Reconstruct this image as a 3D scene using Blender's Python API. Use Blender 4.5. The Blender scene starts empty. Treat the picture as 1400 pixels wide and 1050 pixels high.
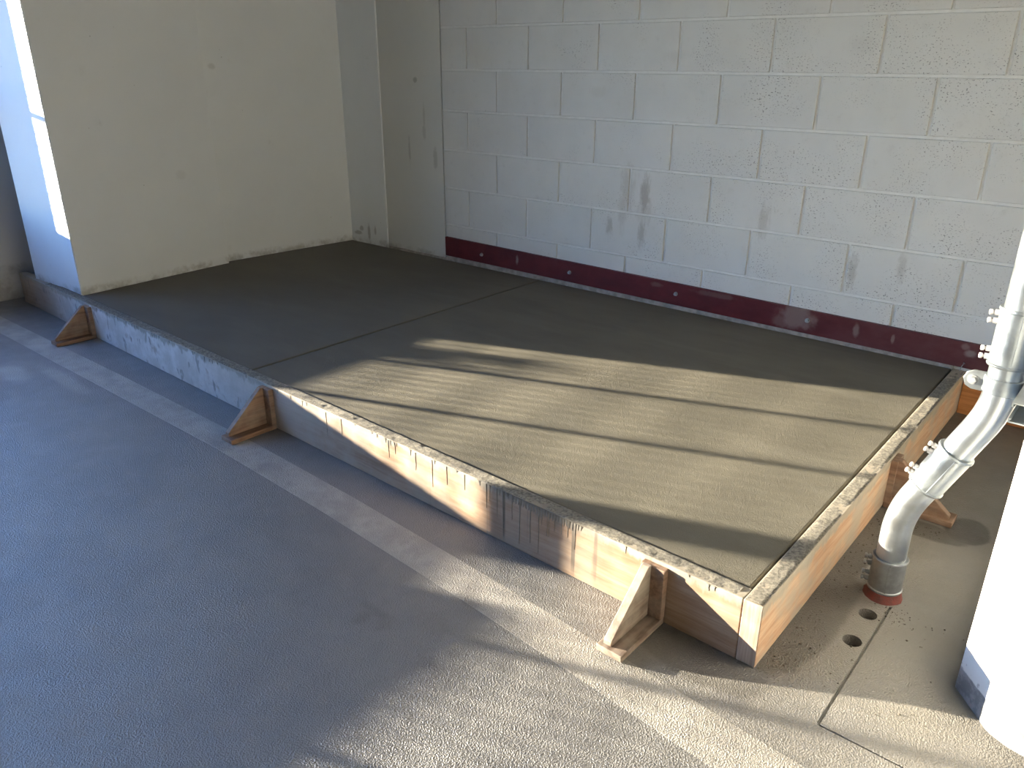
import bpy, bmesh, math, random
from mathutils import Vector, Matrix, noise

random.seed(7)
scene = bpy.context.scene
COL = scene.collection

# ------------------------------------------------------------------ camera
F_PX = 1071.742
R_ = Vector((0.7630, 0.6464, 0.0040)); D_ = Vector((-0.5966, 0.7070, -0.3797))
D_.normalize(); U_ = R_.cross(D_).normalized(); R_ = D_.cross(U_).normalized()
cam_d = bpy.data.cameras.new('camera')
cam = bpy.data.objects.new('camera', cam_d); COL.objects.link(cam)
cam_d.sensor_fit = 'HORIZONTAL'; cam_d.sensor_width = 36.0
cam_d.lens = F_PX / 1400.0 * 36.0
cam_d.clip_start = 0.05; cam_d.clip_end = 500
cam.matrix_world = Matrix(((R_.x, U_.x, -D_.x, 2.580), (R_.y, U_.y, -D_.y, -3.170), (R_.z, U_.z, -D_.z, 1.211), (0, 0, 0, 1)))
scene.camera = cam

# ------------------------------------------------------------------ sky, sun, exposure
SUN_EL = math.radians(8.1)
SUN_AZ = (0.9347, 0.3553)                       # direction the light travels in plan
w = bpy.data.worlds.new('world'); scene.world = w; w.use_nodes = True
nt = w.node_tree; nt.nodes.clear()
wo = nt.nodes.new('ShaderNodeOutputWorld'); bg = nt.nodes.new('ShaderNodeBackground'); sky = nt.nodes.new('ShaderNodeTexSky')
sky.sky_type = 'NISHITA'; sky.sun_disc = False; sky.sun_elevation = SUN_EL
sky.sun_rotation = math.atan2(-SUN_AZ[0], -SUN_AZ[1]); sky.air_density = 1.0; sky.dust_density = 0.0; sky.ozone_density = 3.0
bg.inputs['Strength'].default_value = 4.5
tint = nt.nodes.new('ShaderNodeMix'); tint.data_type = 'RGBA'; tint.blend_type = 'MULTIPLY'; tint.inputs[0].default_value = 1.0
tint.inputs[7].default_value = (0.95, 0.93, 1.17, 1)     # camera white balance
nt.links.new(sky.outputs[0], tint.inputs[6]); nt.links.new(tint.outputs[2], bg.inputs[0]); nt.links.new(bg.outputs[0], wo.inputs[0])
sun_d = bpy.data.lights.new('sun', 'SUN'); sun_d.energy = 82.0; sun_d.angle = math.radians(0.53); sun_d.color = (1.0, 0.875, 0.66)
sun = bpy.data.objects.new('sun', sun_d); COL.objects.link(sun); sun.location = (-8, -6, 6)
sun.rotation_euler = Vector((SUN_AZ[0] * math.cos(SUN_EL), SUN_AZ[1] * math.cos(SUN_EL), -math.sin(SUN_EL))).to_track_quat('-Z', 'Y').to_euler()
vs = scene.view_settings
scene.display_settings.display_device = 'sRGB'
vs.view_transform = 'Standard'; vs.look = 'None'; vs.gamma = 1.0; vs.use_curve_mapping = False
vs.exposure = -0.47
scene.cycles.use_denoising = True
scene.cycles.max_bounces = 14; scene.cycles.diffuse_bounces = 8; scene.cycles.glossy_bounces = 4
scene.cycles.sample_clamp_indirect = 8.0
scene.cycles.caustics_reflective = False

# ------------------------------------------------------------------ node helpers
class NT:
    def __init__(s, name):
        s.m = bpy.data.materials.new(name); s.m.use_nodes = True
        s.t = s.m.node_tree; s.t.nodes.clear()
        s.out = s.n('ShaderNodeOutputMaterial'); s.b = s.n('ShaderNodeBsdfPrincipled')
        s.t.links.new(s.b.outputs[0], s.out.inputs[0])
        s.pos = s.n('ShaderNodeNewGeometry').outputs['Position']
        s.obj = s.n('ShaderNodeTexCoord').outputs['Object']
    def n(s, t): return s.t.nodes.new(t)
    def put(s, sock, v):
        if isinstance(v, bpy.types.NodeSocket): s.t.links.new(v, sock)
        elif isinstance(v, (tuple, list)) and len(v) == 3 and sock.type == 'RGBA': sock.default_value = (*v, 1)
        else: sock.default_value = v
    def math(s, op, a, b=0.0, c=0.0):
        k = s.n('ShaderNodeMath'); k.operation = op
        for i, v in enumerate((a, b, c)): s.put(k.inputs[i], v)
        return k.outputs[0]
    def vm(s, op, a, b=(0, 0, 0)):
        k = s.n('ShaderNodeVectorMath'); k.operation = op
        s.put(k.inputs[0], a); s.put(k.inputs[1], b)
        return k.outputs['Value'] if op in ('LENGTH', 'DOT_PRODUCT', 'DISTANCE') else k.outputs[0]
    def scale(s, v, xyz): return s.vm('MULTIPLY', v, xyz)
    def noise(s, v, sc, det=3.0, rough=0.55, dist=0.0):
        k = s.n('ShaderNodeTexNoise'); s.put(k.inputs['Vector'], v); k.inputs['Scale'].default_value = sc
        k.inputs['Detail'].default_value = det; k.inputs['Roughness'].default_value = rough; k.inputs['Distortion'].default_value = dist
        return k.outputs['Fac']
    def voro(s, v, sc, feature='F1', out='Distance'):
        k = s.n('ShaderNodeTexVoronoi'); k.feature = feature; s.put(k.inputs['Vector'], v); k.inputs['Scale'].default_value = sc
        return k.outputs[out]
    def ramp(s, f, lo, hi, a=0.0, b=1.0, smooth=True):
        k = s.n('ShaderNodeMapRange'); k.interpolation_type = 'SMOOTHSTEP' if smooth else 'LINEAR'
        s.put(k.inputs[0], f)
        for i, v in enumerate((lo, hi, a, b)): s.put(k.inputs[1 + i], v)
        return k.outputs[0]
    def mix(s, f, a, b, mode='MIX'):
        k = s.n('ShaderNodeMix'); k.data_type = 'RGBA'; k.blend_type = mode
        s.put(k.inputs[0], f); s.put(k.inputs[6], a); s.put(k.inputs[7], b)
        return k.outputs[2]
    def sep(s, v):
        k = s.n('ShaderNodeSeparateXYZ'); s.put(k.inputs[0], v); return k.outputs
    def bump(s, h, strength, dist, normal=None):
        k = s.n('ShaderNodeBump'); s.put(k.inputs['Height'], h); s.put(k.inputs['Strength'], strength); k.inputs['Distance'].default_value = dist
        if normal is not None: s.t.links.new(normal, k.inputs['Normal'])
        return k.outputs[0]
    def blob(s, v, c, r, n=None, amt=0.8, soft=0.35):
        """1 inside an ellipsoid round c with ragged edge, 0 outside"""
        d = s.vm('LENGTH', s.vm('DIVIDE', s.vm('SUBTRACT', v, c), r))
        if n is not None: d = s.math('ADD', d, s.math('MULTIPLY', s.math('SUBTRACT', n, 0.5), amt * 2))
        return s.ramp(d, 1 - soft, 1 + soft, 1.0, 0.0)
    def blobs(s, v, lst, n, amt=0.8, soft=0.35):
        acc = None
        for c, r, k in lst:
            f = s.math('MULTIPLY', s.blob(v, c, r, n, amt, soft), k)
            acc = f if acc is None else s.math('MAXIMUM', acc, f)
        return acc
    def fin(s, col, rough=0.6, normal=None, metal=0.0, spec=0.5):
        s.put(s.b.inputs['Base Color'], col); s.put(s.b.inputs['Roughness'], rough); s.put(s.b.inputs['Metallic'], metal)
        s.put(s.b.inputs['Specular IOR Level'], spec)
        if normal is not None: s.t.links.new(normal, s.b.inputs['Normal'])
        return s.m

# ------------------------------------------------------------------ materials
def mat_floor(name, stripe=False):
    t = NT(name); P = t.pos
    big = t.noise(P, 2.2, 5, 0.6); mid = t.noise(P, 14, 4, 0.6); fine = t.noise(P, 90, 2)
    if stripe:
        base = t.mix(t.ramp(t.noise(P, 9, 5, 0.65), 0.36, 0.62), (0.25, 0.24, 0.228), (0.33, 0.318, 0.297))
    else:
        base = t.mix(t.ramp(big, 0.3, 0.7), (0.112, 0.114, 0.119), (0.150, 0.150, 0.153))
    base = t.mix(t.ramp(mid, 0.45, 0.75, 0, 0.35), base, (0.19, 0.187, 0.185))
    base = t.mix(t.ramp(mid, 0.2, 0.45, 0.5, 0), base, (0.09, 0.09, 0.095))
    base = t.mix(t.ramp(t.noise(P, 6, 6, 0.7), 0.42, 0.62, 0.0, 0.3), base, (0.18, 0.178, 0.176))
    x, y, z = t.sep(P)
    # cement dust tracked over the floor round the pour, to the right of the form
    dust = t.math('MULTIPLY', t.ramp(x, 1.35, 2.15), t.ramp(y, -2.25, -1.75))
    dust = t.math('MULTIPLY', dust, t.ramp(t.noise(P, 5, 4, 0.6), 0.2, 0.7, 0.45, 1.0))
    base = t.mix(t.math('MULTIPLY', dust, 0.75), base, (0.19, 0.178, 0.152))
    # spilt wet cement water along the side board and its brace; the front brace blob is painted shade
    n = t.noise(P, 11, 3)
    wet = t.blobs(P, [((2.135, -1.55, 0), (0.085, 0.27, 1), 0.85), ((2.13, -1.15, 0), (0.06, 0.30, 1), 0.8),
                      ((2.15, -0.55, 0), (0.10, 0.5, 1), 0.6), ((2.345, -0.91, 0), (0.055, 0.075, 1), 0.95),
                      ((2.23, -0.985, 0), (0.13, 0.045, 1), 0.8), ((2.02, -1.86, 0), (0.15, 0.07, 1), 0.5)], n, 0.22, 0.10)
    base = t.mix(t.math('MULTIPLY', wet, 0.82), base, (0.040, 0.036, 0.029))
    scuff = t.blobs(P, [((1.36, -2.215, 0), (0.055, 0.012, 1), 0.8), ((1.345, -2.25, 0), (0.014, 0.03, 1), 0.9), ((1.40, -2.23, 0), (0.02, 0.025, 1), 0.7),
                        ((1.60, -2.26, 0), (0.05, 0.02, 1), 0.6), ((1.31, -2.565, 0), (0.05, 0.04, 1), 0.4), ((1.50, -2.046, 0), (0.035, 0.012, 1), 0.8),
                        ((2.127, -1.935, 0), (0.04, 0.02, 1), 0.7), ((0.27, -1.985, 0), (0.05, 0.02, 1), 0.6), ((1.05, -2.3, 0), (0.2, 0.03, 1), 0.25)],
                    t.noise(P, 40, 4, 0.65), 1.3, 0.6)
    base = t.mix(t.math('MULTIPLY', scuff, 0.6), base, (0.07, 0.07, 0.075))
    pale = t.blobs(P, [((-0.98, -2.19, 0), (0.12, 0.05, 1), 0.7), ((-0.75, -2.08, 0), (0.2, 0.03, 1), 0.5), ((2.30, -1.60, 0), (0.10, 0.22, 1), 0.25)], n, 0.5, 0.5)
    base = t.mix(t.math('MULTIPLY', pale, 0.6), base, (0.42, 0.40, 0.37))
    # orange-peel coating
    peel = t.voro(P, 350, 'SMOOTH_F1')
    peel = t.math('ADD', peel, t.math('MULTIPLY', t.noise(P, 360, 2), 0.6))
    worn = t.math('MULTIPLY', t.ramp(x, 2.26, 2.36), t.ramp(y, -1.74, -1.5))          # trowelled patch is smoother
    h = t.math('MULTIPLY', peel, t.math('SUBTRACT', 1.0, t.math('MULTIPLY', worn, 0.75)))
    nrm = t.bump(h, 0.85, 0.0027)
    rough = t.ramp(mid, 0.3, 0.7, 0.40, 0.55)
    return t.fin(base, rough, nrm, 0, 0.95)

def mat_wall_paint(name, col, dirt=True, green=False):
    t = NT(name); P = t.pos; x, y, z = t.sep(P)
    a = t.noise(P, 1.3, 4, 0.6); b = t.noise(P, 7, 5, 0.65); f = t.noise(P, 60, 3)
    base = t.mix(t.ramp(a, 0.3, 0.7), tuple(c * 0.95 for c in col), col)
    base = t.mix(t.ramp(b, 0.62, 0.85, 0, 0.25), base, (0.33, 0.32, 0.30))
    n = t.noise(P, 30, 3)
    st = t.blobs(P, [((-1.33, -0.02, 0.24), (0.018, 0.05, 0.014), 0.8), ((-1.26, -0.02, 0.225), (0.012, 0.05, 0.045), 0.9), ((-1.37, -0.02, 0.21), (0.035, 0.05, 0.012), 0.9),
                     ((-1.20, -0.02, 0.245), (0.009, 0.05, 0.03), 0.8), ((-0.868, 0, 0.744), (0.008, .05, 0.07), 0.6), ((-0.742, 0, 0.85), (0.012, .05, 0.04), 0.5),
                     ((-0.74, 0, 0.93), (0.008, .05, 0.06), 0.5), ((-0.66, 0, 0.71), (0.015, .05, 0.06), 0.6), ((-0.80, 0, 1.12), (0.014, .05, 0.014), 0.9),
                     ((-1.47, -0.80, 1.186), (0.1, 0.02, 0.015), 0.4), ((-1.44, -1.085, 0.66), (0.1, 0.03, 0.02), 0.15)], n, 0.7, 0.4)
    base = t.mix(t.math('MULTIPLY', st, 0.55), base, (0.16, 0.15, 0.14))
    base = t.mix(t.math('MULTIPLY', t.ramp(t.math('ADD', z, t.math('MULTIPLY', t.math('SUBTRACT', n, 0.5), 0.05)), 0.162, 0.20, 1, 0), t.ramp(b, 0.4, 0.6, 0.1, 0.7)), base, (0.27, 0.26, 0.24))
    pin = t.math('MULTIPLY', t.ramp(t.voro(P, 26), 0.03, 0.07, 1, 0), t.ramp(t.noise(P, 5, 2), 0.62, 0.68))
    base = t.mix(pin, base, (0.18, 0.17, 0.16))
    nrm = t.bump(t.math('ADD', b, t.math('MULTIPLY', f, 0.3)), 0.25, 0.004)
    return t.fin(base, 0.62, nrm, 0, 0.35)

def mat_block(name, col):
    t = NT(name); P = t.pos; x, y, z = t.sep(P)
    a = t.noise(P, 3, 4, 0.6); b = t.noise(P, 22, 4, 0.6)
    base = t.mix(t.ramp(a, 0.3, 0.7), tuple(c * 0.93 for c in col), col)
    base = t.mix(t.ramp(b, 0.55, 0.8, 0, 0.22), base, (0.36, 0.35, 0.33))
    # open pores that the paint did not fill, more of them away from the corner
    clus = t.math('ADD', t.noise(P, 4.5, 3, 0.6), t.ramp(x, -0.6, 1.5, -0.16, 0.03, False))
    p1 = t.math('MULTIPLY', t.ramp(t.noise(t.scale(P, (1, 1, 1.3)), 150, 2, 0.5), 0.60, 0.68), t.ramp(clus, 0.44, 0.60))
    p2 = t.math('MULTIPLY', t.ramp(t.voro(t.vm('ADD', P, (3.1, 1.7, 0.4)), 44), 0.05, 0.11, 1, 0), t.ramp(clus, 0.54, 0.64))
    pores = t.math('MAXIMUM', t.math('MULTIPLY', p1, 0.75), t.math('MULTIPLY', p2, 0.85))
    n = t.noise(t.scale(P, (1, 1, 0.35)), 60, 4, 0.7)
    st = t.blobs(P, [((0.695, 0, 0.645), (0.022, .06, 0.075), 1.0), ((0.70, 0, 0.58), (0.04, .06, 0.05), 0.4), ((0.509, 0, 0.485), (0.016, .06, 0.04), 0.8), ((0.69, 0, 0.475), (0.018, .06, 0.055), 0.8),
                     ((0.60, 0, 0.67), (0.035, .06, 0.09), 0.4), ((0.58, 0, 0.57), (0.02, .06, 0.08), 0.4), ((1.267, 0, 0.60), (0.022, .06, 0.06), 0.55), ((1.651, 0, 0.455), (0.016, .06, 0.06), 0.7), ((1.828, 0, 0.50), (0.014, .06, 0.05), 0.5),
                     ((0.42, 0, 1.09), (0.05, .06, 0.02), 0.15), ((0.80, 0, 1.24), (0.05, .06, 0.02), 0.15), ((1.55, 0, 1.27), (0.05, .06, 0.03), 0.15)], n, 1.5, 0.6)
    base = t.mix(t.math('MULTIPLY', st, 0.6), base, (0.20, 0.165, 0.145))
    base = t.mix(pores, base, (0.10, 0.10, 0.10))
    h = t.math('SUBTRACT', t.math('ADD', t.math('MULTIPLY', b, 0.5), t.math('MULTIPLY', t.noise(P, 150, 2), 0.3)), t.math('MULTIPLY', pores, 1.0))
    return t.fin(base, 0.6, t.bump(h, 0.4, 0.003), 0, 0.35)

def mat_wood(name, axis, light, dark, residue=0.0, top=None, drips=False, chalk=False, seed=0.0):
    """axis: direction of the grain in object space"""
    t = NT(name); P = t.vm('ADD', t.obj, (seed, seed * 0.7, seed * 1.3)); O = t.obj; x, y, z = t.sep(O)
    st = {'x': (1.2, 22, 22), 'y': (22, 1.2, 22), 'z': (22, 22, 1.2)}[axis]
    warp = t.noise(t.scale(P, tuple(min(v, 6) for v in st)), 1.0, 3)
    g = t.noise(t.vm('ADD', t.scale(P, tuple(v * 1.0 for v in st)), t.vm('MULTIPLY', warp, (1.5, 1.5, 1.5))), 3.0, 5, 0.6)
    g2 = t.noise(t.scale(P, tuple(v * 5 for v in st)), 2.0, 3)
    base = t.mix(t.ramp(g, 0.34, 0.66), dark, light)
    base = t.mix(t.ramp(g2, 0.5, 0.75, 0, 0.35), base, tuple(c * 0.6 for c in dark))
    n = t.noise(P, 30, 4, 0.65); nb = t.noise(P, 8, 4, 0.6)
    grey = (0.33, 0.30, 0.25)
    if chalk:                                       # old whitish cement skin on the left half of the plank
        k = t.math('MULTIPLY', t.ramp(x, 0.9, -0.5), t.ramp(t.math('ADD', t.math('MULTIPLY', nb, 0.7), t.math('MULTIPLY', n, 0.3)), 0.33, 0.47, 0.35, 1.0))
        k = t.math('MULTIPLY', k, t.ramp(x, -1.85, -1.3, 0.15, 1))
        base = t.mix(t.math('MULTIPLY', k, 0.9), base, (0.68, 0.665, 0.65))
        sp = t.math('MULTIPLY', t.ramp(t.noise(t.scale(P, (1, 1, 0.5)), 26, 2), 0.60, 0.68), t.ramp(x, 0.5, -0.2))
        base = t.mix(t.math('MULTIPLY', sp, 0.7), base, (0.14, 0.135, 0.135))
        k2 = t.math('MULTIPLY', t.ramp(x, 1.75, 0.6), t.ramp(nb, 0.35, 0.6, 0.1, 0.6))
        base = t.mix(t.math('MULTIPLY', k2, 0.6), base, (0.33, 0.285, 0.24))
    if residue: base = t.mix(t.ramp(nb, 0.42, 0.62, 0, residue), base, grey)
    if top is not None:                             # cement slopped over the top arris
        e = t.math('ADD', z, t.math('MULTIPLY', t.math('SUBTRACT', t.noise(t.scale(P, (1, 1, 0.3)), 18, 4, 0.7), 0.5), 0.09))
        base = t.mix(t.ramp(e, top - 0.020, top - 0.004, 0, 0.9), base, t.mix(n, (0.20, 0.185, 0.155), (0.36, 0.335, 0.28)))
    if drips:
        d = t.noise(t.scale(P, (34, 0.1, 0.9)), 1.0, 2)
        reach = t.math('MULTIPLY', t.ramp(x, 1.25, 1.36), t.ramp(x, 1.85, 1.62))
        k = t.math('MULTIPLY', t.math('MULTIPLY', t.ramp(d, 0.57, 0.63), reach), t.ramp(t.math('ADD', z, t.math('MULTIPLY', t.noise(t.scale(P, (40, 0.1, 0.1)), 1.0, 1), 0.12)), 0.05, 0.12))
        d2 = t.math('MULTIPLY', t.ramp(t.noise(t.scale(P, (50, 0.1, 0.5)), 1.0, 1), 0.66, 0.70), t.math('MULTIPLY', t.ramp(x, 0.5, 0.8), t.ramp(x, 2.0, 1.8)))
        base = t.mix(t.math('MULTIPLY', t.math('MAXIMUM', k, t.math('MULTIPLY', d2, 0.6)), 0.8), base, (0.09, 0.08, 0.07))
        e = t.math('ADD', z, t.math('MULTIPLY', t.math('SUBTRACT', t.noise(t.scale(P, (1, 1, 0.12)), 30, 3), 0.5), 0.10))
        wt = t.math('MULTIPLY', t.ramp(e, 0.128, 0.15), t.math('MULTIPLY', t.ramp(x, 1.30, 1.38), t.ramp(x, 1.78, 1.60)))
        base = t.mix(t.math('MULTIPLY', wt, 0.6), base, (0.15, 0.135, 0.115))
    nrm = t.bump(t.math('ADD', g, t.math('MULTIPLY', g2, 0.4)), 0.25, 0.002)
    return t.fin(base, 0.65, nrm, 0, 0.3)

def mat_simple(name, col, rough=0.5, metal=0.0, var=0.15, sc=20, bump=0.15, col2=None, bd=0.002, spec=0.5):
    t = NT(name); a = t.noise(t.pos, sc, 4, 0.6); f = t.noise(t.pos, sc * 5, 2)
    c2 = col2 or tuple(c * (1 - var) for c in col)
    return t.fin(t.mix(t.ramp(a, 0.32, 0.68), c2, col), t.ramp(a, 0.3, 0.7, rough * 0.85, min(1, rough * 1.1)), t.bump(t.math('ADD', a, f), bump, bd), metal, spec)

def mat_slab():
    t = NT('fresh_concrete'); P = t.pos; x, y, z = t.sep(P)
    a = t.noise(t.scale(P, (1.0, 1.8, 1)), 2.4, 4, 0.6); b = t.noise(P, 40, 3); sw = t.noise(t.scale(P, (0.6, 4.0, 1)), 3.0, 3)
    base = t.mix(t.ramp(a, 0.3, 0.7), (0.110, 0.103, 0.084), (0.136, 0.127, 0.103))
    base = t.mix(t.ramp(sw, 0.45, 0.8, 0, 0.3), base, (0.175, 0.166, 0.142))
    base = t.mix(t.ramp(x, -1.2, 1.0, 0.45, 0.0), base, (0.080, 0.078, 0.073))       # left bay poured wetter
    crumb = t.math('MULTIPLY', t.ramp(t.voro(P, 24), 0.02, 0.05, 1, 0), t.ramp(t.noise(P, 4, 2), 0.66, 0.70))
    base = t.mix(crumb, base, (0.09, 0.085, 0.075))
    grain = t.math('ADD', t.math('MULTIPLY', t.noise(P, 300, 3, 0.6), 1.2), t.math('MULTIPLY', t.noise(P, 60, 2), 0.6))
    brush = t.noise(t.scale(P, (14, 90, 1)), 1.0, 2)
    h = t.math('ADD', grain, t.math('MULTIPLY', brush, 0.35))
    return t.fin(base, t.ramp(x, -1.0, 1.5, 0.62, 0.75), t.bump(h, 0.8, 0.0022), 0, 0.15)

M = {}
M['floor'] = mat_floor('coated_floor'); M['stripe'] = mat_floor('worn_white_line', True)
M['white_wall'] = mat_wall_paint('white_wall_paint', (0.785, 0.82, 0.84))
M['grey_wall'] = mat_wall_paint('grey_wall_paint', (0.57, 0.58, 0.56))
M['far_wall'] = mat_wall_paint('dull_wall_paint', (0.46, 0.46, 0.46)); M['pier_white'] = mat_simple('white_paint', (0.72, 0.71, 0.68), 0.6, 0, 0.05, 4, 0.1)
M['block'] = mat_block('painted_block', (0.59, 0.59, 0.575)); M['mortar'] = mat_simple('painted_mortar', (0.68, 0.68, 0.66), 0.6, 0, 0.08, 30, 0.2)
M['slab'] = mat_slab()
M['cement'] = mat_simple('cement_smear', (0.27, 0.25, 0.205), 0.8, 0, 0.5, 150, 1.0, (0.10, 0.092, 0.075), 0.005); M['crumb'] = mat_simple('dark_crumb', (0.13, 0.115, 0.09), 0.8, 0, 0.5, 60, 0.3, (0.06, 0.05, 0.04))
M['cement_pale'] = mat_simple('pale_cement', (0.30, 0.28, 0.265), 0.8, 0, 0.4, 30, 0.5)
M['wet_cement'] = mat_simple('wet_cement', (0.17, 0.155, 0.13), 0.55, 0, 0.4, 60, 0.3, (0.10, 0.09, 0.075))
LW, DW = (0.29, 0.205, 0.145), (0.225, 0.142, 0.09)
M['plank_front'] = mat_wood('plank_front_wood', 'x', LW, DW, 0.25, 0.158, True, True)
M['plank_side'] = mat_wood('plank_side_wood', 'y', (0.50, 0.35, 0.235), (0.40, 0.235, 0.145), 0.75, 0.150, False, False, 2.0)
M['plank_wall'] = mat_wood('plank_wall_wood', 'x', (0.50, 0.23, 0.09), (0.36, 0.15, 0.055), 0.0, None, False, False, 5.0)
M['end_grain'] = mat_wood('plank_end_wood', 'z', (0.38, 0.30, 0.25), (0.26, 0.18, 0.135), 0.3, None, False, False, 3.0)
M['brace_wood'] = mat_wood('brace_wood', 'y', (0.25, 0.155, 0.105), (0.15, 0.088, 0.06), 0.3, None, False, False, 7.0)
M['brace_wood_old'] = mat_wood('brace_wood_weathered', 'y', (0.26, 0.20, 0.16), (0.13, 0.09, 0.07), 0.6, None, False, False, 9.0)
M['galv'] = mat_simple('galvanised_steel', (0.46, 0.505, 0.54), 0.38, 0.95, 0.12, 24, 0.08)
M['galv_dull'] = mat_simple('dull_galvanised_steel', (0.36, 0.38, 0.40), 0.5, 0.75, 0.3, 30, 0.15)
M['coupling'] = mat_simple('coupling_steel', (0.34, 0.38, 0.41), 0.45, 0.9, 0.15, 40, 0.1)
M['screw'] = mat_simple('zinc_screw', (0.80, 0.79, 0.80), 0.4, 0.6, 0.1, 60, 0.05)
M['red_seal'] = mat_simple('red_firestop', (0.20, 0.045, 0.035), 0.7, 0, 0.5, 60, 0.5, (0.13, 0.045, 0.038))
M['mesh_steel'] = mat_simple('fence_steel', (0.22, 0.23, 0.24), 0.5, 0.5, 0.2, 20, 0.1)
M['ceiling'] = mat_simple('ceiling_paint', (0.36, 0.36, 0.36), 0.7, 0, 0.1, 3, 0.1)
M['asphalt'] = mat_simple('outside_paving', (0.20, 0.195, 0.185), 0.8, 0, 0.3, 4, 0.3)
M['leaf'] = mat_simple('shrub_leaf', (0.08, 0.14, 0.04), 0.6, 0, 0.4, 9, 0.1)
def mat_red():
    t = NT('dark_red_paint'); P = t.pos; x, y, z = t.sep(P)
    n = t.noise(P, 26, 4, 0.6); b = t.noise(t.scale(P, (1, 1, 2)), 5, 4, 0.6)
    base = t.mix(t.ramp(b, 0.3, 0.7), (0.060, 0.006, 0.009), (0.090, 0.010, 0.013))
    base = t.mix(t.math('MULTIPLY', t.ramp(x, 1.1, 2.0, 0.0, 0.55), t.ramp(b, 0.35, 0.65, 0.35, 1)), base, (0.085, 0.05, 0.055))
    dust = t.blobs(P, [((1.47, 0, 0.235), (0.07, .06, 0.05), 0.8), ((1.40, 0, 0.205), (0.03, .06, 0.03), 0.4), ((1.71, 0, 0.228), (0.012, .06, 0.028), 0.8), ((1.85, 0, 0.225), (0.006, .06, 0.016), 0.8),
                       ((-0.05, 0, 0.237), (0.010, .06, 0.022), 1.0), ((2.12, 0, 0.228), (0.018, .06, 0.014), 1.0), ((2.10, 0, 0.25), (0.015, .06, 0.012), 0.6), ((0.80, 0, 0.255), (0.03, .06, 0.012), 0.35), ((1.1, 0, 0.26), (0.1, .06, 0.012), 0.3)], n, 0.7, 0.4)
    base = t.mix(t.math('MULTIPLY', dust, 0.55), base, (0.26, 0.23, 0.22))
    return t.fin(base, t.ramp(n, 0.3, 0.7, 0.45, 0.6), t.bump(n, 0.15, 0.002), 0, 0.3)
M['red'] = mat_red()
def mat_pier():
    t = NT('pier_paint'); P = t.pos; x, y, z = t.sep(P)
    n = t.noise(P, 45, 4, 0.65); b = t.noise(P, 5, 4)
    base = t.mix(t.ramp(b, 0.3, 0.7), (0.60, 0.59, 0.565), (0.66, 0.65, 0.625))
    edge = t.math('ADD', z, t.math('MULTIPLY', t.math('SUBTRACT', n, 0.5), t.ramp(x, 2.52, 2.56, 0.006, 0.05)))
    edge = t.math('SUBTRACT', edge, t.ramp(x, 2.53, 2.60, 0.0, 0.012))
    low = t.ramp(edge, 0.053, 0.057, 1, 0)
    base = t.mix(low, base, t.mix(t.ramp(n, 0.4, 0.6), (0.15, 0.155, 0.165), (0.24, 0.24, 0.245)))
    chips = t.math('MULTIPLY', t.ramp(n, 0.63, 0.67), t.ramp(z, 0.056, 0.095, 1, 0))
    base = t.mix(t.math('MULTIPLY', chips, 0.7), base, (0.25, 0.24, 0.24))
    pin = t.math('MULTIPLY', t.ramp(t.voro(P, 34), 0.05, 0.10, 1, 0), t.ramp(t.noise(P, 6, 2), 0.55, 0.62))
    base = t.mix(pin, base, (0.2, 0.2, 0.2))
    return t.fin(base, 0.6, t.bump(n, 0.2, 0.003), 0, 0.35)
M['pier'] = mat_pier()

# ------------------------------------------------------------------ object helpers
def link(name, bm, mat, parent=None, loc=None, smooth=False, norm=True):
    if norm: bmesh.ops.recalc_face_normals(bm, faces=bm.faces)
    me = bpy.data.meshes.new(name); bm.to_mesh(me); bm.free()
    for mm in (mat if isinstance(mat, (list, tuple)) else [mat]): me.materials.append(mm)
    if smooth:
        for p in me.polygons: p.use_smooth = True
    o = bpy.data.objects.new(name, me); COL.objects.link(o)
    if loc is not None: o.location = loc
    if parent is not None: o.parent = parent
    return o
def empty(name, loc=(0, 0, 0), rz=0.0):
    o = bpy.data.objects.new(name, None); COL.objects.link(o); o.location = loc; o.rotation_euler = (0, 0, rz); o.empty_display_size = 0.1
    return o
def tag(o, label=None, cat=None, group=None, kind=None):
    if label: o['label'] = label
    if cat: o['category'] = cat
    if group: o['group'] = group
    if kind: o['kind'] = kind
    return o
def box(bm, x0, x1, y0, y1, z0, z1):
    vs_ = [bm.verts.new((x, y, z)) for z in (z0, z1) for x, y in ((x0, y0), (x1, y0), (x1, y1), (x0, y1))]
    fs = [bm.faces.new([vs_[i] for i in q]) for q in ((3, 2, 1, 0), (4, 5, 6, 7), (0, 1, 5, 4), (1, 2, 6, 5), (2, 3, 7, 6), (3, 0, 4, 7))]
    return vs_, fs
def prism(bm, pts, z0, z1):
    a = [bm.verts.new((x, y, z0)) for x, y in pts]; b = [bm.verts.new((x, y, z1)) for x, y in pts]
    n = len(pts)
    bm.faces.new(list(reversed(a))); bm.faces.new(b)
    for i in range(n): bm.faces.new((a[i], a[(i + 1) % n], b[(i + 1) % n], b[i]))
def bevel(bm, off, seg=2):
    bmesh.ops.bevel(bm, geom=[e for e in bm.edges], offset=off, segments=seg, affect='EDGES', profile=0.5)
def B(): return bmesh.new()
def bxo(name, dims, mat, parent=None, bev=0.0, loc=None, seg=2):
    bm = B(); box(bm, *dims)
    if bev: bevel(bm, bev, seg)
    return link(name, bm, mat, parent, loc)
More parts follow.
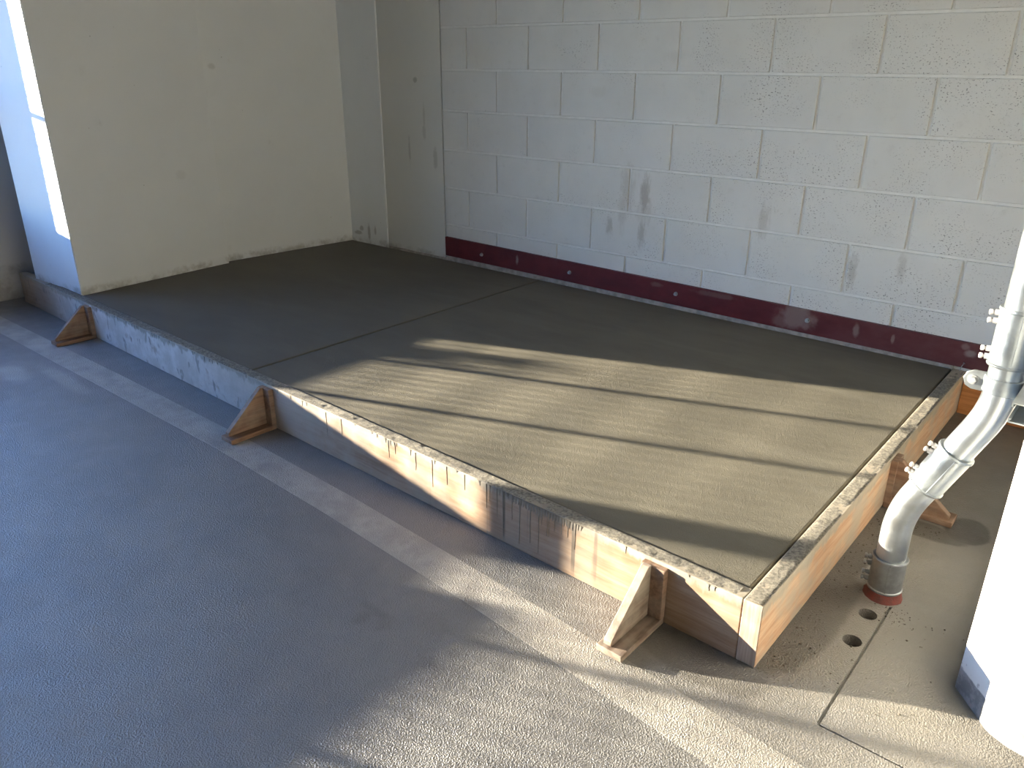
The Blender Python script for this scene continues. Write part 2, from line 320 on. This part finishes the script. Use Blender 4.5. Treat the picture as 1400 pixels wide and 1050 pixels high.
def tube(bm, path, rad, seg=28, caps=True):
    """swept tube; rad may be a list"""
    n = len(path); rings = []
    prev = None
    for i, p in enumerate(path):
        p = Vector(p)
        d = (Vector(path[min(i + 1, n - 1)]) - Vector(path[max(i - 1, 0)])).normalized()
        if prev is None:
            up = Vector((0, 1, 0)) if abs(d.y) < 0.9 else Vector((1, 0, 0))
        else: up = prev
        a = (up - d * up.dot(d)).normalized(); b = d.cross(a); prev = a
        r = rad[i] if isinstance(rad, (list, tuple)) else rad
        rings.append([bm.verts.new(p + (a * math.cos(2 * math.pi * k / seg) + b * math.sin(2 * math.pi * k / seg)) * r) for k in range(seg)])
    for i in range(n - 1):
        for k in range(seg):
            bm.faces.new((rings[i][k], rings[i][(k + 1) % seg], rings[i + 1][(k + 1) % seg], rings[i + 1][k]))
    if caps:
        bm.faces.new(list(reversed(rings[0]))); bm.faces.new(rings[-1])
def smooth_by_angle(o, deg=40):
    me = o.data
    for p in me.polygons: p.use_smooth = True
    bm = B(); bm.from_mesh(me)
    for e in bm.edges:
        if len(e.link_faces) == 2 and e.calc_face_angle(0) > math.radians(deg): e.smooth = False
    bm.to_mesh(me); bm.free()
def boolean_cut(o, cutters):
    for c in cutters:
        md = o.modifiers.new('cut', 'BOOLEAN'); md.operation = 'DIFFERENCE'; md.object = c; md.solver = 'EXACT'
    bpy.context.view_layer.update()
    dg = bpy.context.evaluated_depsgraph_get()
    me = bpy.data.meshes.new_from_object(o.evaluated_get(dg)); o.modifiers.clear(); old = o.data; o.data = me
    bpy.data.meshes.remove(old)
    for c in cutters: bpy.data.objects.remove(c)

SK = -0.016                                  # the front plank is not quite parallel to the wall
def yo(x): return -1.808 + SK * (x - 2.0)    # its outer face
TH = 0.044                                   # plank thickness
HF = 0.161                                   # form height
XI, XO = 2.077, 2.121                        # side plank faces
XJ = 0.107                                   # joint between the two bays
CEIL = 2.75
XL = -2.18                                   # inner face of the outside wall

# ------------------------------------------------------------------ the setting
REAR = -8.0
bm = B(); box(bm, -2.40, 9.0, REAR, 0.25, -0.16, 0.0)
floor = tag(link('floor', bm, M['floor']), 'grey coated concrete garage floor with orange-peel texture', kind='structure')
cut = []
for cx, cy in ((2.249, -1.462), (2.252, -1.581)):
    b2 = B(); tube(b2, [(cx, cy, -0.12), (cx, cy, 0.05)], 0.021, 28); cut.append(link('cut', b2, M['floor']))
b2 = B(); box(b2, 2.280, 2.286, -1.871, -1.40, -0.006, 0.02); cut.append(link('cut', b2, M['floor']))
b2 = B(); box(b2, 2.282, 2.95, -1.876, -1.871, -0.006, 0.02); cut.append(link('cut', b2, M['floor']))
boolean_cut(floor, cut)
# painted parking line, a coat of paint on the floor
bm = B()
lo = [(-2.18, -2.035), (-1.6, -2.029), (-0.6, -2.015), (0.295, -2.005), (0.9, -2.022), (1.5, -2.052), (2.168, -2.105), (2.8, -2.16), (3.6, -2.23)]
hi = [(-2.18, -1.935), (-1.894, -1.929), (-0.6, -1.905), (0.355, -1.898), (0.9, -1.912), (1.52, -1.943), (2.313, -1.993), (2.85, -2.04), (3.6, -2.11)]
va = [(bm.verts.new((x, y, -0.0008)), bm.verts.new((x, y, 0.0005))) for x, y in lo]; vb = [(bm.verts.new((x, y, -0.0008)), bm.verts.new((x, y, 0.0005))) for x, y in hi]
for i in range(len(lo) - 1):
    bm.faces.new((va[i][1], va[i + 1][1], vb[i + 1][1], vb[i][1])); bm.faces.new((va[i][0], va[i + 1][0], va[i + 1][1], va[i][1])); bm.faces.new((vb[i][1], vb[i + 1][1], vb[i + 1][0], vb[i][0]))
tag(link('painted_line', bm, M['stripe'], floor), 'worn off-white parking line along the wooden form')

# back wall: mortar bed with separate blocks standing proud of it
bm = B(); box(bm, -0.598, 9.0, 0.0055, 0.22, 0.0, CEIL)
wall_back = tag(link('wall_back', bm, M['mortar']), 'white painted concrete block wall behind the fresh slab', kind='structure')
CH, BL, JT = 0.2032, 0.4064, 0.0052
z0 = 1.376 - 7 * CH
block_cache = {}
def block_mesh(wd, ht):
    k = (round(wd, 3), round(ht, 3))
    if k not in block_cache:
        b = B(); box(b, 0, wd, -0.0005, 0.10, 0, ht)
        es = [e for e in b.edges if all(v.co.y < 0.01 for v in e.verts)]
        bmesh.ops.bevel(b, geom=es, offset=0.0030, segments=2, affect='EDGES', profile=0.5)
        bmesh.ops.recalc_face_normals(b, faces=b.faces)
        me = bpy.data.meshes.new('concrete_block'); b.to_mesh(me); b.free(); me.materials.append(M['block']); block_cache[k] = me
    return block_cache[k]
for r in range(0, 12):
    zb = z0 + r * CH; zt = zb + CH
    if zt > 2.25: break
    off = 0.0 if r % 2 == 0 else BL / 2          # joints of the course at 1.173-1.376 lie on multiples of BL
    x = -0.598; edges = [x]
    k = math.ceil((x + 0.02 - off) / BL)
    while off + k * BL < 3.1: edges.append(off + k * BL); k += 1
    for a, b_ in zip(edges[:-1], edges[1:]):
        za = max(zb, 0.0) + JT; zc = zt - JT
        o = bpy.data.objects.new('concrete_block', block_mesh(b_ - a - 2 * JT, zc - za)); COL.objects.link(o)
        o.location = (a + JT, random.uniform(-0.0009, 0.0006), za); o.parent = wall_back
# smooth concrete strip between the white corner and the blocks
bxo('wall_back_strip', (-1.092, -0.6005, 0.0, 0.22, 0.0, CEIL), M['grey_wall'])
tag(bpy.data.objects['wall_back_strip'], 'smooth grey painted concrete strip beside the block wall', kind='structure')
# left white wall: recessed bay and its return on the back wall
bm = B(); prism(bm, [(-1.500, -0.86), (-1.428, -0.010), (-1.090, -0.010), (-1.090, 0.22), (-2.18, 0.22), (-2.18, -0.86)], 0.0, CEIL)
tag(link('wall_left', bm, M['white_wall']), 'white plastered wall wrapping the back corner of the slab', kind='structure')
bm = B(); prism(bm, [(-1.393, -1.703), (-1.452, -0.872), (-1.49, -0.872), (-1.52, -0.861), (-2.0, -0.861), (-1.88, -1.730)], 0.0, CEIL)
bmesh.ops.bevel(bm, geom=[e for e in bm.edges if abs(e.verts[0].co.z - e.verts[1].co.z) > 1], offset=0.004, segments=2, affect='EDGES')
tag(link('wall_left_pillar', bm, M['white_wall']), 'white plastered pillar whose narrow front face catches the sun', kind='structure')

# outside wall on the left with its long barred opening
SILL, HEAD, JAMB, YR = 0.548, 2.35, -1.955, -7.6
bm = B(); box(bm, XL - 0.22, XL, REAR, 0.25, 0.0, SILL); box(bm, XL - 0.22, XL, REAR, 0.25, HEAD, CEIL)
box(bm, XL - 0.22, XL, JAMB, 0.25, SILL, HEAD)
box(bm, XL - 0.22, XL, REAR, YR, SILL, HEAD)
tag(link('wall_outside', bm, M['far_wall']), 'dull grey outside wall behind the white pillar', kind='structure')
# ceiling and the rest of the garage bay behind the camera
tag(bxo('ceiling', (-2.40, 9.0, REAR, 0.25, CEIL, CEIL + 0.2), M['ceiling']), 'painted concrete garage ceiling', kind='structure')
bm = B(); box(bm, -2.40, -2.0, REAR - 0.2, REAR, 0.0, CEIL); box(bm, 1.8, 9.2, REAR - 0.2, REAR, 0.0, CEIL); box(bm, -2.0, 1.8, REAR - 0.2, REAR, 0.0, CEIL)
tag(link('wall_rear', bm, M['far_wall']), 'far rear garage wall painted dull grey', kind='structure')
tag(bxo('wall_right', (6.0, 6.2, REAR, 0.25, 0.0, CEIL), M['pier_white']), 'far right garage wall painted white', kind='structure')
tag(bxo('ground', (-60, 60, -70, 50, -0.36, -0.165), M['asphalt']), 'grey paving outside the garage', kind='structure')

# right pier
bm = B(); prism(bm, [(2.465, -1.585), (2.525, -1.655), (2.540, -1.674), (2.560, -1.686), (2.580, -1.694), (2.610, -1.700), (3.0, -1.715), (3.0, -1.05), (2.465, -1.05)], 0.0, CEIL)
bmesh.ops.bevel(bm, geom=[e for e in bm.edges if abs(e.verts[0].co.z - e.verts[1].co.z) > 1], offset=0.002, segments=1, affect='EDGES')
tag(link('wall_right_pier', bm, M['pier']), 'white pier with grey painted foot beside the conduit', kind='structure')

# red guard board low on the block wall
def zr(x, a, b_): return a + (b_ - a) * (x + 0.585) / 2.645
bm = B(); x0, x1, t_ = -0.586, 3.1, 0.016
vv = [bm.verts.new((x, y, z)) for x in (x0, x1) for y, z in ((-t_, zr(x, .183, .169)), (0.0015, zr(x, .183, .169)), (0.0015, zr(x, .290, .267)), (-t_, zr(x, .290, .267)))]
for q in ((0, 1, 2, 3), (7, 6, 5, 4), (0, 4, 5, 1), (1, 5, 6, 2), (2, 6, 7, 3), (3, 7, 4, 0)): bm.faces.new([vv[i] for i in q])
bevel(bm, 0.0025)
red = tag(link('guard_board', bm, M['red']), 'dark red guard board bolted low along the white block wall', 'board')
for bx_ in (-0.303, 0.297, 0.902, 1.514, 2.30):
    zc = 0.229; b2 = B()
    tube(b2, [(bx_, -t_ + 0.001, zc), (bx_, -t_ - 0.002, zc)], 0.010, 16)
    tube(b2, [(bx_, -t_ - 0.002, zc), (bx_, -t_ - 0.011, zc)], 0.0075, 6)
    tag(link('anchor_bolt', b2, M['galv_dull']), 'zinc anchor bolt with washer').parent = red

# ragged pale mortar strip showing between slab and guard board
bm = B(); N = 240; rows = []
for i in range(N + 1):
    x = -1.08 + (2.074 + 1.08) * i / N
    n1 = noise.noise((x * 9, 0, 0)); n2 = noise.noise((x * 23, 5, 0))
    d = 0.008 + 0.003 * n1 + 0.002 * n2; top = zr(x, .180, .168) + 0.004 + 0.002 * n2 if x > -0.59 else 0.164 + 0.004 * n1
    dy = 0.0
    rows.append([bm.verts.new(v) for v in ((x, 0.004, top), (x, -0.2 * d, top), (x, -d, top - 0.006), (x, -d - 0.004 * (1 + n1), 0.13), (x, 0.004, 0.13))])
for a, b_ in zip(rows[:-1], rows[1:]):
    for k in range(4): bm.faces.new((a[k], a[k + 1], b_[k + 1], b_[k]))
bm.faces.new(rows[0]); bm.faces.new(list(reversed(rows[-1])))
tag(link('trim_1', bm, M['cement_pale'], smooth=True), 'ragged pale mortar strip between slab and red guard board', kind='structure')

# ------------------------------------------------------------------ fresh slab: two bays
slab = tag(empty('concrete_slab', (0.3, -0.9, 0.0)), 'freshly troweled dark grey concrete slab inside the wooden form', 'concrete slab')
def lw(y):                                          # left wall line at slab level
    return -1.393 - 0.071 * (y + 1.703) if y < -0.872 else -1.500 + 0.0847 * (y + 0.86)
def bay(pts, name='slab_bay'):
    bm = B(); o = Vector(slab.location)
    prism(bm, [(x - o.x, y - o.y) for x, y in pts], 0.0, HF - 0.0050)
    bmesh.ops.bevel(bm, geom=[e for e in bm.edges if all(v.co.z > 0.1 for v in e.verts)], offset=0.005, segments=3, affect='EDGES', profile=0.5)
    return link(name, bm, M['slab'], slab)
g = 0.007
def yi(x): return yo(x) + TH + g
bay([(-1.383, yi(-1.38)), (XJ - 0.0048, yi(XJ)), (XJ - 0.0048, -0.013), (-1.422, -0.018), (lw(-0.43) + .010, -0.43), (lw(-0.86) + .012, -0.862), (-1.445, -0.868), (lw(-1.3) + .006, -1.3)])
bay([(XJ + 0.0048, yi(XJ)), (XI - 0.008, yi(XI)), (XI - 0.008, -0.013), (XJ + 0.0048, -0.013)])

# ------------------------------------------------------------------ form planks
XE = -2.075
def plank_prism(bm, pts, z0, z1, bev=0.002):
    prism(bm, pts, z0, z1); bevel(bm, bev)
pf = tag(link('form_plank', (lambda b: (plank_prism(b, [(XE, 0), (XI - 0.001, 0), (XI - 0.001, TH), (XE, TH)], 0.001, HF), b)[1])(B()), M['plank_front'], loc=(0, yo(0), 0)),
         'long front form plank, streaked with cement, on the floor beside the parking line', 'plank', 'form planks')
pf.rotation_euler = (0, 0, math.atan(SK))
b_ = B(); plank_prism(b_, [(XI, yo(XO) + 0.0), (XO, yo(XO)), (XO, -0.020), (XI, -0.020)], 0.001, HF)
ps = tag(link('form_plank', b_, [M['plank_side'], M['end_grain']]), 'shorter side form plank at the slab end facing the conduit', 'plank', 'form planks')
for p in ps.data.polygons:
    if p.normal.y < -0.9: p.material_index = 1
b_ = B(); plank_prism(b_, [(XO + 0.002, -0.042), (2.9, -0.042), (2.9, -0.0165), (XO + 0.002, -0.0165)], 0.001, 0.150)
tag(link('form_plank', b_, M['plank_wall']), 'orange brown board on edge against the wall behind the conduit', 'plank', 'form planks')

def smear(parent, L, along, p0, width, seedv, amp=0.0035, bias=0.0, nu=None):
    """lumpy cement skin on a plank top: height field, buried where there is none"""
    nu = nu or int(L / 0.006); nvv = 8; bm = B(); g_ = []
    for i in range(nu + 1):
        u = L * i / nu; row = []
        for j in range(nvv + 1):
            v = width * j / nvv
            q = Vector((u, v, seedv))
            h = 0.55 * noise.noise(q * 9) + 0.5 * noise.noise(q * 45) + 0.45 * noise.noise(q * 120) + bias + 0.35 * (v / width - 0.5)
            h = max(-0.002, min(amp * 1.6, amp * h))
            if j in (0, nvv): h = min(h, 0.0)
            if along == 'x':
                X = p0[0] + u; Y = 0.001 + v
            else:
                X = p0[0] + v; Y = p0[1] + u
            row.append(bm.verts.new((X, Y, HF - 0.0004 + h)))
        g_.append(row)
    for a, c in zip(g_[:-1], g_[1:]):
        for j in range(nvv): bm.faces.new((a[j], c[j], c[j + 1], a[j + 1]))
    o = link('cement_smear', bm, M['cement'], parent, smooth=True)
    return tag(o, 'rough grey cement left on the top edge')
smear(pf, 3.78, 'x', (-1.72, 0), TH - 0.002, 1.3, 0.0036, 0.55)
smear(ps, 1.76, 'y', (XI + 0.001, yo(XO) + 0.004), TH - 0.003, 7.7, 0.0030, 0.50)

# wet cement run down the face of the front plank
bm = B()
def drip(x, top, length, wd):
    n_ = 7; L_ = []
    for i in range(n_ + 1):
        f = i / n_; ww = wd * (1.0 - 0.75 * f ** 0.5) * (1.15 if i == n_ - 1 else 1.0) * (0.25 if i == n_ else 1.0); xx = x + 0.0015 * noise.noise((x * 50, f * 3, 0)); zz = top - length * f
        L_.append([bm.verts.new((xx - ww, 0.0004, zz)), bm.verts.new((xx, -0.0014 * (1 - 0.4 * f), zz)), bm.verts.new((xx + ww, 0.0004, zz))])
    for a, b in zip(L_[:-1], L_[1:]):
        for k in range(2): bm.faces.new((a[k], a[k + 1], b[k + 1], b[k]))
for x in (1.335, 1.345, 1.372, 1.398, 1.425, 1.452, 1.487, 1.515, 1.528, 1.545, 1.552, 1.568, 1.592, 1.610, 1.632):
    drip(x + random.uniform(-.003, .003), HF - 0.001, random.choice((0.05, 0.075, 0.09, 0.12, 0.14)), random.uniform(.0022, .0042))
for x in (0.62, 0.70, 0.93, 0.96, 1.05, 1.12, 1.18, 1.25): drip(x, HF - 0.004, random.uniform(.03, .09), .0013)
for i in range(26):
    x = 1.43 + 0.22 * i / 25; drip(x, HF - 0.0005, 0.012 + 0.024 * max(0, noise.noise((x * 30, 2, 1)) + 0.4), 0.0085)
for i in range(60):
    x = random.uniform(-1.2, 2.03)
    if not (1.80 < x < 1.92 or 0.22 < x < 0.34 or -1.27 < x < -1.14): drip(x, HF - 0.0005, random.uniform(.006, .022), random.uniform(.004, .012))
tag(link('cement_drips', bm, M['wet_cement'], pf), 'dark wet cement drips down the face', kind='stuff')

# ------------------------------------------------------------------ braces
def brace(loc, rz, label, mats, W=0.066, L=0.178, Hh=0.152, gx=-0.012):
    """base plate, upright against the plank and a triangular gusset; local +y points at the plank"""
    r = tag(empty('form_brace', loc, rz), label, 'brace', 'plank braces'); T = 0.017
    bm = B(); box(bm, -W / 2, W / 2, -L, -0.001, 0.0005, T); bevel(bm, 0.0015, 1); link('base_plate', bm, mats[0], r)
    bm = B(); box(bm, -W / 2 + 0.003, W / 2, -T - 0.001, 0.0005, T - 0.0005, Hh); bevel(bm, 0.0015, 1); link('upright', bm, mats[1], r)
    bm = B(); th = 0.021
    pts = [(-L + 0.012, T - 0.001), (-T + 0.001, T - 0.001), (-T + 0.001, Hh + 0.002), (-T - 0.010, Hh + 0.002), (-L + 0.012, T + 0.012)]
    a = [bm.verts.new((gx - th / 2, y, z)) for y, z in pts]; b = [bm.verts.new((gx + th / 2, y, z)) for y, z in pts]
    bm.faces.new(a); bm.faces.new(list(reversed(b)))
    for i in range(5): bm.faces.new((a[i], b[i], b[(i + 1) % 5], a[(i + 1) % 5]))
    bevel(bm, 0.0015, 1); link('gusset', bm, mats[2], r)
    return r
bw, bo = M['brace_wood'], M['brace_wood_old']
brace((1.863, yo(1.863), 0), math.atan(SK), 'weathered pale brace at the sunlit end of the front plank, near the corner', (bo, bw, bo))
brace((0.282, yo(0.282), 0), math.atan(SK), 'brown wooden brace at the middle of the front plank by the slab joint', (bw, bw, bw))
brace((-1.205, yo(-1.205), 0), math.atan(SK), 'dark brown brace on the front plank in front of the white pillar', (bw, bw, bw))
brace((XO, -0.895, 0), math.radians(90), 'reddish brown brace on the side plank, half hidden by the conduit', (bw, bw, bw), L=0.186)

# ------------------------------------------------------------------ conduit
CY, RP = -1.36, 0.0335
XB, XT = 2.252, 2.388
cond = tag(empty('electrical_conduit', (XB, CY, 0.0)), 'galvanised steel conduit rising from the floor with an offset bend', 'conduit')
co = Vector((XB, CY, 0))
ang = math.radians(24.0)
path = []
za, zb = 0.185, 0.185 + (XT - XB) / math.tan(ang) + 0.06
# two arcs and a straight between
Rb = 0.20; t1 = Rb * math.tan(ang / 2)
zk1 = 0.235; zk2 = zk1 + (XT - XB) / math.tan(ang)
K1 = Vector((XB, CY, zk1)); K2 = Vector((XT, CY, zk2)); dirn = (K2 - K1).normalized()
def arc(K, d0, d1, R, n=14):
    s = K - d0 * R * math.tan(ang / 2); c = s + ((d1 - d0 * d0.dot(d1)).normalized()) * R
    ax = d0.cross(d1).normalized()
    return [c + Matrix.Rotation(ang * i / n, 3, ax) @ (s - c) for i in range(n + 1)]
UP = Vector((0, 0, 1))
path = [Vector((XB, CY, 0.10))] + arc(K1, UP, dirn, 0.26) 
end1 = K1 + dirn * 0.19
bm = B(); tube(bm, [q - co for q in path] + [K1 + dirn * 0.12 - co], RP, 36); link('lower_pipe', bm, M['galv'], cond, smooth=False)
bm = B(); tube(bm, [q - co for q in [K1 + dirn * 0.14] + arc(K2, dirn, UP, 0.26) + [Vector((XT, CY, 0.69))]], RP, 36); link('middle_pipe', bm, M['galv'], cond)
bm = B(); tube(bm, [Vector((XT, CY, 0.69)) - co, Vector((XT, CY, CEIL)) - co], RP, 36); link('upper_pipe', bm, M['galv'], cond)
bm = B(); tube(bm, [(0, 0, -0.1), (0, 0, 0.1)], RP, 36); link('floor_stub', bm, M['galv_dull'], cond)
def coupling(a, b, side, mat, name='coupling'):
    a = Vector(a); b = Vector(b); d = (b - a).normalized(); L = (b - a).length
    fr = [(0, .0005), (.0, .0062), (.002, .0074), (.005, .0074), (.007, .0050), (L - .007, .0050), (L - .005, .0074), (L - .002, .0074), (L, .0062), (L, .0005)]
    bm = B(); tube(bm, [a + d * (max(0, u) + 1e-4 * i) for i, (u, _) in enumerate(fr)], [RP + r for _, r in fr], 36)
    c = link(name, bm, mat, cond); smooth_by_angle(c, 35)
    # seam of the coupling facing the room
    s = Vector((0.28, -0.96, 0)); s = (s - d * s.dot(d)).normalized(); q = d.cross(s)
    bm = B(); vs2 = []
    for u in (0.007, L - 0.007):
        for rr, ww in ((RP + .001, -.0026), (RP + .0072, -.0018), (RP + .0072, .0018), (RP + .001, .0026)): vs2.append(bm.verts.new(a + d * u + s * rr + q * ww))
    for k in range(4): bm.faces.new((vs2[k], vs2[(k + 1) % 4], vs2[4 + (k + 1) % 4], vs2[4 + k]))
    bm.faces.new(vs2[:4]); bm.faces.new(vs2[4:]); link('seam', bm, mat, c)
    side = (side - d * side.dot(d)).normalized()
    for u in (0.014, 0.031, L - 0.031, L - 0.014):
        o = a + d * u
        bm = B(); tube(bm, [o + side * (RP + .001), o + side * (RP + .013)], 0.0062, 14)
        tube(bm, [o + side * (RP + .012), o + side * (RP + .017)], 0.0034, 10)
        tube(bm, [o + side * (RP + .016), o + side * (RP + .0175), o + side * (RP + .0215), o + side * (RP + .023)], [.004, .0060, .0060, .004], 12)
        k = link('set_screw', bm, M['screw'] if mat is M['coupling'] else M['galv_dull'], c); smooth_by_angle(k, 40)
    return c
S = Vector((-0.97, -0.22, 0))
coupling((0, 0, 0.022), (0, 0, 0.112), S, M['galv_dull'])
coupling(K1 + dirn * 0.092 - co, K1 + dirn * 0.205 - co, S, M['coupling'])
coupling(Vector((XT, CY, 0.638)) - co, Vector((XT, CY, 0.760)) - co, S, M['coupling'])
# red fire-stop round the foot
bm = B(); seg = 40; prof = [(RP + .001, .025), (RP + .005, .021), (RP + .007, .008), (RP + .011, .002), (RP + .012, -.001)]; rings = []
for r_, z_ in prof:
    rings.append([bm.verts.new(((r_ + (0.004 * noise.noise((math.cos(a) * 2, math.sin(a) * 2, z_ * 40)) if z_ > -.0005 else 0.006 * noise.noise((math.cos(a) * 3, math.sin(a) * 3, 9)))) * math.cos(a),
                               (r_ + 0.003 * noise.noise((math.sin(a) * 3, math.cos(a) * 3, z_ * 40))) * math.sin(a), z_ + (0.006 * noise.noise((math.cos(a) * 2.5, math.sin(a) * 2.5, 3)) if z_ > .02 else 0))) for a in [2 * math.pi * i / seg for i in range(seg)]])
for a, b in zip(rings[:-1], rings[1:]):
    for i in range(seg): bm.faces.new((a[i], a[(i + 1) % seg], b[(i + 1) % seg], b[i]))
tag(link('fire_stop_seal', bm, M['red_seal'], cond, smooth=True), 'dark red sealant ring at the foot')
for nm in ('lower_pipe', 'middle_pipe', 'upper_pipe', 'floor_stub'): smooth_by_angle(bpy.data.objects[nm], 40)
# strap with its lug
ZS = 0.597
strap = B()
tube(strap, [Vector((XT, CY, ZS - 0.017)) - co, Vector((XT, CY, ZS - 0.0155)) - co, Vector((XT, CY, ZS + 0.0155)) - co, Vector((XT, CY, ZS + 0.017)) - co], [RP + .003, RP + .0048, RP + .0048, RP + .003], 36)
st = link('strap', strap, M['coupling'], cond); smooth_by_angle(st, 35)
bm = B(); pts = [(0.004, -0.021), (-0.022, -0.021), (-0.034, -0.015), (-0.040, 0.0), (-0.034, 0.015), (-0.022, 0.021), (0.004, 0.021)]
a = [bm.verts.new((XT - RP + x - co.x, -0.012, ZS + z)) for x, z in pts]; b = [bm.verts.new((XT - RP + x - co.x, -0.006, ZS + z)) for x, z in pts]
bm.faces.new(a); bm.faces.new(list(reversed(b)))
for i in range(len(pts)): bm.faces.new((a[i], b[i], b[(i + 1) % len(pts)], a[(i + 1) % len(pts)]))
bevel(bm, 0.0008, 1); lug = link('lug', bm, M['galv'], st)
bm = B(); c0 = Vector((XT - RP - 0.0215 - co.x, 0, ZS)); tube(bm, [c0 + Vector((0, -.0115, 0)), c0 + Vector((0, -.014, 0))], .0105, 18); tube(bm, [c0 + Vector((0, -.0135, 0)), c0 + Vector((0, -.020, 0))], .0075, 6); tube(bm, [c0 + Vector((0, -.0065, 0)), c0 + Vector((0, .012, 0))], .0035, 10)
link('lug_bolt', bm, M['galv_dull'], st)

# strut channel fixed to the pier, open towards the conduit
bm = B(); tk = 0.0026; hx = XT + RP + 0.0045; bx2 = 2.4655; zc = ZS; hh = 0.0206
prof = [(bx2, -hh), (hx, -hh), (hx, -hh + .009), (hx + .005, -hh + .009), (hx + .005, -hh + .0068), (hx + tk, -hh + .0068), (hx + tk, -hh + tk), (bx2 - tk, -hh + tk)]
full = prof + [(x, -z) for x, z in reversed(prof)]
y0, y1 = -1.515, -1.20
a = [bm.verts.new((x, y0, zc + z)) for x, z in full]; b = [bm.verts.new((x, y1, zc + z)) for x, z in full]; n = len(full)
for i in range(n): bm.faces.new((a[i], a[(i + 1) % n], b[(i + 1) % n], b[i]))
for L_ in (a, b):
    m = n // 2
    for i in range(7): bm.faces.new((L_[i], L_[i + 1], L_[n - 2 - i], L_[n - 1 - i])) if False else None
    quads = [(0, 1, 6, 7), (1, 2, 5, 6), (2, 3, 4, 5), (15, 14, 9, 8), (14, 13, 10, 9), (13, 12, 11, 10), (0, 7, 8, 15)]
    for q in quads: bm.faces.new([L_[i] for i in q])
bmesh.ops.remove_doubles(bm, verts=bm.verts, dist=1e-6)
tag(link('strut_channel', bm, M['galv']), 'galvanised strut channel on the white pier behind the conduit', 'channel')

# ------------------------------------------------------------------ barred opening in the outside wall (left of the frame)
scr = tag(empty('mesh_screen', (XL - 0.07, -4.1, SILL)), 'steel wire mesh screen with upright bars in the outside wall opening', 'screen')
so = Vector(scr.location); X = 0.0
def sb(name, y0, y1, z0, z1, d=0.02, parent=scr):
    bm = B(); box(bm, -d / 2, d / 2, y0 - so.y, y1 - so.y, z0 - so.z, z1 - so.z); return link(name, bm, M['mesh_steel'], parent)
for y in (-2.35, -2.74, -3.61, -4.02, -4.9, -5.3, -6.2, -6.6): sb('upright_bar', y - 0.012, y + 0.012, SILL, HEAD, 0.024)
for y in (-3.215, -4.45, -5.75, -7.0): sb('post', y - 0.045, y + 0.045, SILL - 0.0005, HEAD, 0.09)
sb('rail', YR, JAMB, 1.082, 1.104, 0.024); sb('bottom_rail', YR, -3.47, SILL - 0.0005, SILL + 0.045, 0.05); sb('rail', YR, JAMB, HEAD - 0.03, HEAD, 0.024)
bm = B(); y = JAMB - 0.03
while y > YR:
    box(bm, -0.0025, 0.0025, y - 0.0027 - so.y, y + 0.0027 - so.y, 0.0, HEAD - SILL); y -= 0.0508
z = SILL + 0.03
while z < HEAD:
    box(bm, 0.0023, 0.0073, YR - so.y, JAMB - so.y, z - 0.0029 - so.z, z + 0.0029 - so.z); z += 0.0538
tag(link('wire_mesh', bm, M['mesh_steel'], scr), kind='stuff')
# unseen shrub, added so its shadow darkens the start of the sun patch
sh = tag(empty('shadow_shrub', (-5.0, -3.28, -0.165)), 'added unseen leafy shrub that shades the slab through the mesh screen', 'shrub')
bm = B()
for i in range(1800):
    u = Vector((random.gauss(0, 1), random.gauss(0, 1), random.gauss(0, 1))).normalized() * (random.random() ** 0.4)
    c = Vector((u.x * 0.28, u.y * 0.20, 0.76 + u.z * 0.48)); a = Vector((random.gauss(0, 1), random.gauss(0, 1), random.gauss(0, 1))).normalized(); b = a.orthogonal().normalized()
    l = random.uniform(.03, .05)
    bm.faces.new([bm.verts.new(c + v) for v in (a * l, b * l * .45, -a * l, -b * l * .45)])
tag(link('foliage', bm, M['leaf'], sh), kind='stuff')
bm = B(); tube(bm, [(0, 0, 0), (0.01, 0.01, 0.35), (0.0, 0.02, 0.7)], [.02, .016, .01], 8); link('stem', bm, M['brace_wood'], sh)

# ------------------------------------------------------------------ crumbs of mortar on floor and planks
ico = B(); bmesh.ops.create_icosphere(ico, subdivisions=1, radius=1.0)
iv = [v.co.copy() for v in ico.verts]; ifc = [[v.index for v in f.verts] for f in ico.faces]; ico.free()
bm = B()
def crumb(x, y, z, r):
    s = Vector((random.uniform(.6, 1.3), random.uniform(.6, 1.3), random.uniform(.5, .9))) * r
    rot = Matrix.Rotation(random.uniform(0, 6.28), 3, 'Z')
    vv = [bm.verts.new(rot @ Vector((v.x * s.x * random.uniform(.8, 1.2), v.y * s.y, v.z * s.z)) + Vector((x, y, z + s.z * 0.6))) for v in iv]
    for f in ifc: bm.faces.new([vv[i] for i in f])
for i in range(230):
    y = random.uniform(-1.82, -1.0) if random.random() < 0.8 else random.uniform(-1.0, -0.2)
    crumb(XO + 0.006 + abs(random.gauss(0, 0.030)), y, 0, random.choice((.001, .0012, .0015, .0015, .002, .0028)))
for i in range(60): crumb(2.31 + random.gauss(0, .035), -1.43 + random.gauss(0, .02), 0, random.choice((.001, .0012, .0016, .002)))
for i in range(40): crumb(2.23 + random.uniform(-.09, .07), -0.985 + random.gauss(0, .02), 0, random.choice((.0015, .002, .003)))
for i in range(30): crumb(random.uniform(2.13, 2.45), random.uniform(-1.85, -1.4), 0, random.choice((.0012, .0016, .0022)))
tag(link('mortar_crumbs', bm, M['crumb']), 'small mortar crumbs scattered on the floor along the side plank', 'crumbs', kind='stuff')
# bent nail by the back corner
bm = B(); tube(bm, [(0, 0, 0), (0.003, -0.004, 0.018), (0.010, -0.010, 0.036)], .0016, 8); tube(bm, [(0.010, -0.010, 0.036), (0.0106, -0.0105, 0.0375)], .004, 10)
tag(link('nail', bm, M['galv'], loc=(2.10, -0.03, HF - 0.003)), 'bent nail standing in the back end of the side plank', 'nail')
